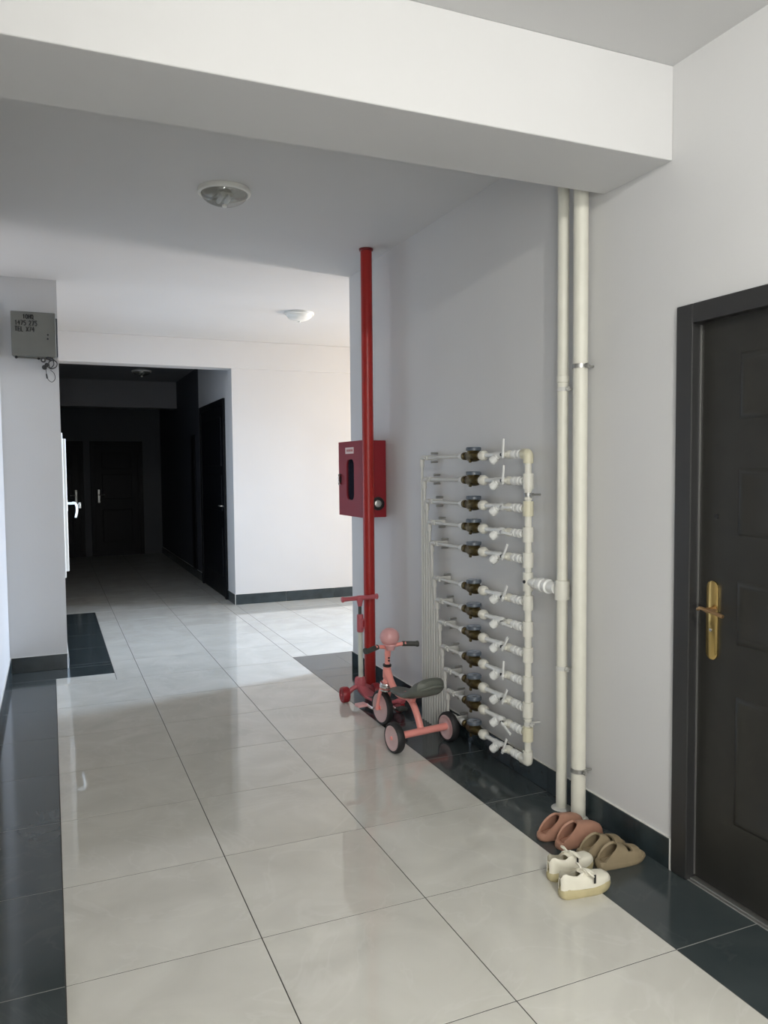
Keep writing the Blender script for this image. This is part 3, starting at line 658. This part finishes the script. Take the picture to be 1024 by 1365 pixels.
b = nb(); tube(b, spline([(0.012, 0, .085), (.028, 0, .125), (.058, 0, .175), (.10, 0, .222), (.16, 0, .243), (.225, 0, .232)], 6), [.019] * 31, 14, flat=1.0)
tube(b, spline([(.16, 0, .240), (.24, 0, .235), (.30, 0, .256), (.345, 0, .300), (.385, 0, .345)], 6), [.020] * 19 + [.022, .023, .024, .025, .026, .026], 14)
lathe(b, (.388, 0, .30), (-.10, 0, 1), [(0, .020), (.002, .024), (.07, .024), (.072, .020)], 18)
tube(b, [(.10, 0, .225), (.085, 0, .262)], .016, 12); tube(b, [(.17, 0, .245), (.185, 0, .262)], .014, 12)
obj('frame', b, 'pink', tr)
b = nb(); lathe(b, (.3815, 0, .368), (-.10, 0, 1), [(0, .022), (.004, .026), (.014, .026), (.018, .018)], 18); obj('head_collar', b, 'black', tr)
b = nb(); lathe(b, (.380, 0, .380), (-.10, 0, 1), [(0, .016), (.05, .016), (.06, .019), (.115, .019), (.12, .012)], 16); obj('stem', b, 'pink', tr)
b = nb()
for z in (.408, .425): lathe(b, (.361, 0, z), (-1, 0, 0), [(0, .006), (.004, .006), (.004, 0)], 8)
obj('stem_bolt', b, 'black', tr)
b = nb()
for s in (-1, 1): tube(b, spline([(.392, s * .006, .262), (.398, s * .030, .238), (.425, s * .034, .175), (.448, s * .034, FR - .008)], 5), [.012] * 16, 12, flat=.9)
lathe(b, (.392, 0, .235), (-.10, 0, 1), [(0, .030), (.01, .034), (.03, .026), (.06, .021)], 18)
obj('fork', b, 'pink', tr)
b = nb(); lathe(b, (.392, .0, .245), (-.1, 0, 1), [(-.022, .030), (-.020, .040), (-.012, .040), (-.009, .031), (-.004, .031), (-.001, .042), (.008, .042), (.012, .031), (.016, .031), (.019, .040), (.027, .038), (.03, .028)], 18); obj('fork_spring', b, 'chrome', tr)
b = nb(); tube(b, spline([(.335, .105, .505), (.352, .06, .500), (.368, 0, .488), (.352, -.06, .500), (.335, -.105, .505)], 6), .0115, 12); obj('handlebar', b, 'pink', tr)
for s in (1, -1):
    b = nb(); tube(b, [(.345, s * .085, .503), (.325, s * .165, .497 - (.006 if s > 0 else 0)), (.322, s * .178, .496), (.321, s * .183, .496)], [.0155, .0155, .019, .017], 14); obj('grip', b, 'grip', tr)
b = nb(); ball(b, (.358, -.005, .550), .056, 24, (1.0, 1.08, .98)); hl = obj('headlight', b, 'pinkp', tr)
b = nb(); lathe(b, (.34, .0, .505), (.05, 0, 1), [(-.03, .022), (-.01, .03), (.0, .036), (.006, .034)], 18); obj('headlight_cup', b, 'pinkp', hl)
# saddle: lofted from nose to raised tail
b = nb(); secs = []
for (x, hw, zt, zb_) in ((.292, .022, .262, .244), (.285, .036, .270, .240), (.25, .048, .280, .238), (.20, .056, .282, .240), (.14, .066, .284, .246), (.08, .080, .300, .256), (.02, .090, .338, .270), (-.04, .094, .382, .288), (-.085, .088, .405, .305), (-.108, .060, .398, .325), (-.112, .03, .380, .345)):
    rg = []
    for i in range(16):
        a = 2 * PI * i / 16; cz, hz = (zt + zb_) / 2, (zt - zb_) / 2
        px = math.copysign(abs(math.cos(a)) ** .7, math.cos(a)) * hw; pz = math.copysign(abs(math.sin(a)) ** .7, math.sin(a)) * hz
        dip = -.014 * (1 - (px / hw) ** 2) if (pz > 0 and .0 < x < .27) else 0
        rg.append(b.verts.new((x, px, cz + pz + dip)))
    secs.append(rg)
for a, c in zip(secs, secs[1:]): bridge(b, a, c)
b.faces.new(secs[0]); b.faces.new(list(reversed(secs[-1])))
st = obj('seat', b, 'seat', tr)
b = nb(); tube(b, spline([(-.09, .078, .345), (-.125, .045, .362), (-.128, 0, .368), (-.125, -.045, .362), (-.09, -.078, .345)], 5), .008, 8); obj('seat_handle', b, 'seat', st)
b = nb(); tube(b, [(.455, .055, FR), (.455, -.055, FR)], .007, 10)
tube(b, [(.455, .055, FR), (.475, .058, FR - .002), (.525, .062, .112)], .008, 8); tube(b, [(.455, -.055, FR), (.435, -.058, FR), (.385, -.062, .100)], .008, 8)
obj('crank', b, 'chrome', tr)
for (x, s, z) in ((.535, 1, .112), (.38, -1, .098)):
    b = nb(); box(b, x - .028, x + .028, s * .062 if s > 0 else s * .062 - .065, s * .062 + .065 if s > 0 else s * .062, z - .009, z + .009, .005, 2); obj('pedal', b, 'pinkp' if s > 0 else 'grip', tr, False)

# ------------------------------------------------------------------ scooter (local: +x forward)
sx0, sy0 = 2.0, 4.47
hx, hy = 1.872, 4.815
sd = Vector((hx - sx0, hy - sy0, 0)); sl = sd.length; sa = math.atan2(sd.y, sd.x)
sc = thing('kick_scooter', 'rose red three wheeled kick scooter leaning place beside red pipe', 'scooter', (sx0, sy0, 0), sa)
sc['label'] = 'rose red three wheeled kick scooter standing beside the red pipe'
wheel(sc, 'rear_wheel', (0, 0, .04), .04, .030, 'scr', 'scp', 'scp', 24)
TA = -.355                                     # the steering is turned: front axle and handlebar lie along the hall's width
TX, TY = math.sin(-TA), math.cos(TA)
for s in (1, -1):
    fw_ = wheel(sc, 'front_wheel', (0, 0, 0), .052, .046, 'scr', 'scr', 'scp', 24)
    fw_.location = (sl + s * .112 * TX, s * .112 * TY, .052); fw_.rotation_euler = (0, 0, TA)
b = nb(); secs = []
for (x, hw, z0_, z1_) in ((-.035, .022, .062, .085), (.0, .030, .060, .092), (.04, .048, .042, .070), (.08, .058, .036, .056), (.20, .060, .036, .056), (.27, .052, .038, .062), (.31, .040, .042, .082), (.345, .034, .05, .115), (.37, .032, .06, .148), (.395, .028, .08, .158)):
    rg = [b.verts.new((x, math.copysign(abs(math.cos(2 * PI * i / 14)) ** .6, math.cos(2 * PI * i / 14)) * hw, (z0_ + z1_) / 2 + math.copysign(abs(math.sin(2 * PI * i / 14)) ** .6, math.sin(2 * PI * i / 14)) * (z1_ - z0_) / 2)) for i in range(14)]
    secs.append(rg)
for a, c in zip(secs, secs[1:]): bridge(b, a, c)
b.faces.new(secs[0]); b.faces.new(list(reversed(secs[-1])))
obj('deck', b, 'scp', sc)
b = nb(); box(b, .07, .265, -.044, .044, .0555, .0585, .001); obj('grip_mat', b, 'grip', sc, False)
b = nb(); tube(b, spline([(sl + q * TX, q * TY, z) for q, z in ((.092, .055), (.055, .085), (0, .10), (-.055, .085), (-.092, .055))], 5), .016, 12); obj('front_axle', b, 'scp', sc)
b = nb(); lathe(b, (sl - .008, 0, .095), (.02, 0, 1), [(0, .030), (.03, .034), (.06, .028), (.066, .02)], 18); obj('steering_base', b, 'scp', sc)
b = nb(); tube(b, [(sl - .006, 0, .15), (sl - .002, 0, .48)], .0165, 16); obj('lower_tube', b, 'scw', sc)
b = nb(); lathe(b, (sl - .004, 0, .462), (0, 0, 1), [(0, .019), (.004, .023), (.115, .022), (.12, .016)], 16); box(b, sl - .036, sl - .012, -.012, .012, .485, .555, .004); cl = obj('clamp', b, 'scp', sc)
b = nb(); box(b, sl - .043, sl - .033, -.007, .007, .50, .545, .003); obj('clamp_lever', b, 'scr', cl, False)
b = nb(); tube(b, [(sl - .002, 0, .57), (sl - .002, 0, .672)], .0115, 14); obj('upper_tube', b, 'grip', sc)
b = nb(); lathe(b, (sl - .002, 0, .635), (0, 0, 1), [(0, .014), (.02, .018), (.045, .024), (.062, .022), (.064, 0)], 16)
ct, st_ = math.cos(.36), math.sin(.36)
tube(b, [(sl + .042, .118, .687), (sl + .020, .06, .688), (sl - .002, 0, .690), (sl - .024, -.06, .690), (sl - .046, -.118, .692)], [.0155, .0135, .017, .0135, .0155], 14); hb_ = obj('handlebar', b, 'scp', sc)
for s in (1, -1):
    b = nb(); p = Vector((sl + .042, .118, .687)) if s > 0 else Vector((sl - .046, -.118, .692))
    d = Vector((s * .37, s, 0)).normalized(); lathe(b, p - d * .012, d, [(0, .016), (.002, .0195), (.012, .0195), (.016, .014), (.016, 0)], 14); obj('bar_end', b, 'scp', hb_)

# ------------------------------------------------------------------ shoes (local: +x towards the toe, origin at heel on the floor)
def outline(L, W_, n=40, side=1):
    """shoe sole outline; side=+1 left foot, -1 right foot"""
    pts = []
    for i in range(n):
        a = 2 * PI * i / n; x = (1 - math.cos(a)) / 2
        up = math.sin(a) >= 0
        half = W_ / 2 * (.78 + .22 * math.sin(PI * (x - .2) / 1.0 * .9) if x > .1 else .76 + .04 * x)
        env = math.sin(math.acos(max(-1, min(1, 1 - 2 * x)))) ** .55 if 0 < x < 1 else 0
        waist = 1 - .10 * math.exp(-((x - .42) / .16) ** 2) * (1 if (up == (side < 0)) else .25)
        y = half * env * waist * (1 if up else -1) + side * -.006 * math.sin(PI * x)
        pts.append((x * L, y))
    return pts

def sole_mesh(L, W_, zf, side, dish=0.0, n=40, sc_top=.97):
    b = nb(); pts = outline(L, W_, n, side); cx, cy = L / 2, 0
    def lay(s, fz): return [b.verts.new((cx + (x - cx) * s, y * s, fz(x / L))) for x, y in pts]
    toe = lambda t: .012 * max(0, (t - .8) / .2) ** 2
    A = lay(.90, lambda t: toe(t)); A2 = lay(.955, lambda t: .003 + toe(t)); B = lay(.99, lambda t: .009 + toe(t)); B2 = lay(1.005, lambda t: .4 * (zf(t) + toe(t)) + .004); Cc = lay(.995, lambda t: zf(t) - .005); D = lay(sc_top, zf)
    b.faces.new(list(reversed(A))); bridge(b, A, A2); bridge(b, A2, B); bridge(b, B, B2); bridge(b, B2, Cc); bridge(b, Cc, D)
    if dish > 0:
        E_ = lay(.87, lambda t: zf(t)); F = lay(.80, lambda t: zf(t) - dish); G = lay(.4, lambda t: zf(t) - dish * 1.1)
        bridge(b, D, E_); bridge(b, E_, F); bridge(b, F, G); b.faces.new(G)
    else: b.faces.new(D)
    return b

def arch(L, W_, side, x0, x1, h0, h1, zf, th=.007, closed=False, skew=.0, n=22, m=12):
    """strap or clog upper spanning the foot between x0 and x1 (fractions), heights h0..h1 above the sole"""
    b = nb(); pts = outline(L, W_, 80, side)
    up = sorted([p for p in pts if p[1] > 0]); dn = sorted([p for p in pts if p[1] < 0])
    def yat(lst, x):
        for (xa, a), (xb, c) in zip(lst, lst[1:]):
            if xa <= x <= xb: return a + (c - a) * (x - xa) / max(1e-6, xb - xa)
        return lst[-1][1] if x > lst[-1][0] else lst[0][1]
    layers = []
    for off_ in (0.0, -th):
        rows = []
        for j in range(m + 1):
            t = j / m; row = []
            for i in range(n + 1):
                a = PI * i / n
                xs = (x0 + (x1 - x0) * t) * L
                sx = xs + skew * L * (math.sin(a) ** 1.1) * (1 - t)      # opening edge sweeps forward over the instep
                sx = min(max(sx, .02 * L), .992 * L)
                yu, yd = yat(up, sx), yat(dn, sx); yc, hw = (yu + yd) / 2, (yu - yd) / 2 * .99 + off_
                hgt = (h0 + (h1 - h0) * t) + off_
                if closed and t > .62: hgt *= math.sqrt(max(.02, 1 - ((t - .62) / .40) ** 2))
                row.append(b.verts.new((sx + (off_ * .6 if closed and j == m else 0), yc + hw * math.copysign(abs(math.cos(a)) ** .8, math.cos(a)), zf(sx / L) - .006 + (hgt + .006) * math.sin(a) ** .75)))
            rows.append(row)
        layers.append(rows)
    for rows in layers:
        for ra, rb in zip(rows, rows[1:]):
            for i in range(n): b.faces.new((ra[i], ra[i + 1], rb[i + 1], rb[i]))
    for j in (0, m):
        for i in range(n): b.faces.new((layers[0][j][i], layers[0][j][i + 1], layers[1][j][i + 1], layers[1][j][i]))
    for i in (0, n):
        for j in range(m): b.faces.new((layers[0][j][i], layers[0][j + 1][i], layers[1][j + 1][i], layers[1][j][i]))
    return b

def slipper(name, label, loc, rz, side, L, W_, c, ci, group, kind):
    t = thing(name, label, 'slipper', loc, rz, group)
    zf = lambda q: .034 - .010 * min(1, q / .5) + .006 * max(0, (q - .85) / .15)
    obj('sole', sole_mesh(L, W_, zf, side, .004), c, t)
    b = nb(); zz = lambda q: zf(q) - .0035
    pts = outline(L, W_, 40, side); A = [b.verts.new((L / 2 + (x - L / 2) * .80, y * .80, zz(x / L))) for x, y in pts]; b.faces.new(A)
    Bv = [b.verts.new((v.co.x, v.co.y, v.co.z - .003)) for v in A]; bridge(b, A, Bv); b.faces.new(list(reversed(Bv)))
    obj('insole', b, ci, t)
    if kind == 'clog':
        obj('upper', arch(L, W_, side, .07, 1.0, .070, .040, zf, .008, True, .36), c, t)
    else:
        obj('strap', arch(L, W_, side, .10, .57, .062, .049, zf, .008, False, .32), c, t)
        obj('strap', arch(L, W_, side, .655, .85, .043, .032, zf, .007, False, .02), c, t)
        b = arch(L, W_ * 1.0, side, .56, .67, .0455, .043, zf, .0065)
        # keep only the flanks of this link piece so a slot stays open on the instep
        for f in [f for f in b.faces if f.calc_center_median().z > zf(.6) + .030]: b.faces.remove(f)
        obj('strap_link', b, c, t)
    return t
slipper('clog', 'pinkish brown foam clog farthest back, next to the pipe foot', (1.815, 2.655, 0), .17, 1, .245, .094, 'eva_p', 'eva_pi', 'foam clogs by the pipes', 'clog')
slipper('clog', 'pinkish brown foam clog in front of its twin, beside the olive slides', (1.838, 2.560, 0), .15, -1, .245, .094, 'eva_p', 'eva_pi', 'foam clogs by the pipes', 'clog')
slipper('slide_sandal', 'olive brown slide sandal nearer the baseboard, behind its twin', (1.872, 2.468, 0), .06, 1, .232, .090, 'eva_o', 'eva_oi', 'olive slide sandals by the pipes', 'slide')
slipper('slide_sandal', 'olive brown slide sandal with slotted strap, its toe nearest the door', (1.885, 2.372, 0), .02, -1, .228, .090, 'eva_o', 'eva_oi', 'olive slide sandals by the pipes', 'slide')

def sneaker(label, loc, rz, side):
    t = thing('sneaker', label, 'shoe', loc, rz, 'white sneakers on the floor'); L, W_ = .212, .086
    zf = lambda q: .038 - .008 * math.sin(PI * min(1, max(0, (q - .1) / .8))) + .004 * max(0, (q - .8) / .2)
    obj('sole', sole_mesh(L, W_, zf, side, 0, 40, .95), 'shoesole', t)
    # upper: lofted rings, open throat and collar
    b = nb(); pts = outline(L, W_ * .95, 80, side)
    up = sorted([p for p in pts if p[1] > 0]); dn = sorted([p for p in pts if p[1] < 0])
    def yat(lst, x):
        for (xa, a), (xb, c) in zip(lst, lst[1:]):
            if xa <= x <= xb: return a + (c - a) * (x - xa) / max(1e-6, xb - xa)
        return lst[-1][1]
    # (x, height above sole, throat half angle)
    prof = [(.003, .036, .5), (.03, .044, .60), (.08, .050, .62), (.14, .052, .60), (.22, .048, .56), (.30, .045, .50), (.38, .047, .44), (.46, .053, .28), (.52, .050, .19), (.57, .045, .12), (.63, .040, 0), (.70, .036, 0), (.80, .031, 0), (.90, .025, 0), (.96, .017, 0), (.99, .007, 0)]
    lay = []
    for off_ in (0, -.004):
        rows = []
        for (q, hh, th) in prof:
            x = q * L; yu, yd = yat(up, x), yat(dn, x); yc, hw = (yu + yd) / 2, (yu - yd) / 2 + off_
            row = []
            n = 20
            for i in range(n + 1):
                a = PI * i / n
                lim = PI / 2 - th if th > 0 else PI / 2
                if a <= PI / 2: aa = a / (PI / 2) * lim
                else: aa = PI - (PI - a) / (PI / 2) * lim
                tip = .012 * max(0, 1 - abs(q - .36) / .07) * (1 if th > 0 and i in (n // 2 - 1, n // 2, n // 2 + 1) else 0)
                tip += .016 * max(0, 1 - abs(q - .05) / .06) * (1 if i in (n // 2 - 2, n // 2 - 1, n // 2, n // 2 + 1, n // 2 + 2) else 0)
                z = zf(q) - .004 + (hh + off_ + .004) * math.sin(aa) ** .62 / (math.sin(lim) ** .62) + tip
                row.append(b.verts.new((x, yc + hw * math.copysign(abs(math.cos(aa)) ** .75, math.cos(aa)), z)))
            rows.append(row)
        lay.append(rows)
    n = 20
    for rows in lay:
        for (ra, rb, k) in zip(rows, rows[1:], range(99)):
            for i in range(n):
                if prof[k][2] > 0 and i in (n // 2 - 1, n // 2) and False: continue
                if prof[k][2] > 0 and (i == n // 2 - 1 or i == n // 2): 
                    # the throat: skip the strip between both edges
                    if i == n // 2: continue
                b.faces.new((ra[i], ra[i + 1], rb[i + 1], rb[i]))
    # heel cap and toe close
    for rows in (lay[0],):
        b.faces.new([v for v in rows[-1]])
    h0, h1 = lay[0][0], lay[1][0]
    for i in range(n): b.faces.new((h0[i], h0[i + 1], h1[i + 1], h1[i]))
    up_ = obj('upper', b, 'shoe', t)
    b = nb(); secs = []
    for (q, z_, hw) in ((.40, .086, .019), (.45, .094, .020), (.51, .088, .018), (.57, .080, .014), (.63, .074, .008)):
        secs.append([b.verts.new((q * L, s * hw, zf(q) + z_ - .042 + dz)) for s, dz in ((-1, 0), (0, .004), (1, 0))])
    for a, c in zip(secs, secs[1:]):
        for i in range(2): b.faces.new((a[i], a[i + 1], c[i + 1], c[i]))
    obj('tongue', b, 'shoe', t)
    b = nb(); zz = lambda q: zf(q) + .004
    A = [b.verts.new((L * .36 + (x - L / 2) * .62, y * .72, zz(.3))) for x, y in outline(L, W_, 32, side)]; b.faces.new(A); obj('lining', b, 'lining', t)
    for q in (.44, .49, .54, .59):
        b = nb(); z_ = zf(q) + {.44: .056, .49: .054, .54: .050, .59: .046}[q]
        tube(b, spline([(q * L - .004, .026, z_ - .010), (q * L, .012, z_), (q * L + .003, 0, z_ + .003), (q * L + .006, -.012, z_), (q * L + .010, -.026, z_ - .010)], 4), .0036, 7); obj('lace', b, 'lace', t)
    for s in (1, -1):
        b = nb(); z_ = zf(.44) + .058
        tube(b, spline([(.45 * L, 0, z_), (.44 * L, s * .018, z_ + .012), (.47 * L, s * .040, z_ + .004), (.55 * L, s * .042, z_ - .012), (.50 * L, s * .02, z_ - .002), (.45 * L, 0, z_)], 5), .0032, 7); obj('lace_bow', b, 'lace', t)
    b = nb(); box(b, .56 * L, .60 * L, -.042, -.0385, .05, .082, .001) if side < 0 else box(b, .50 * L, .54 * L, -.040, -.037, .056, .084, .001); obj('tag', b, 'black', t, False)
    return t
sneaker('off white sneaker nearest the viewer, on the pale tile edge', (1.636, 2.262, 0), -.015, -1)
sneaker('off white sneaker behind its twin, toe against the olive slides', (1.668, 2.378, 0), .11, 1)
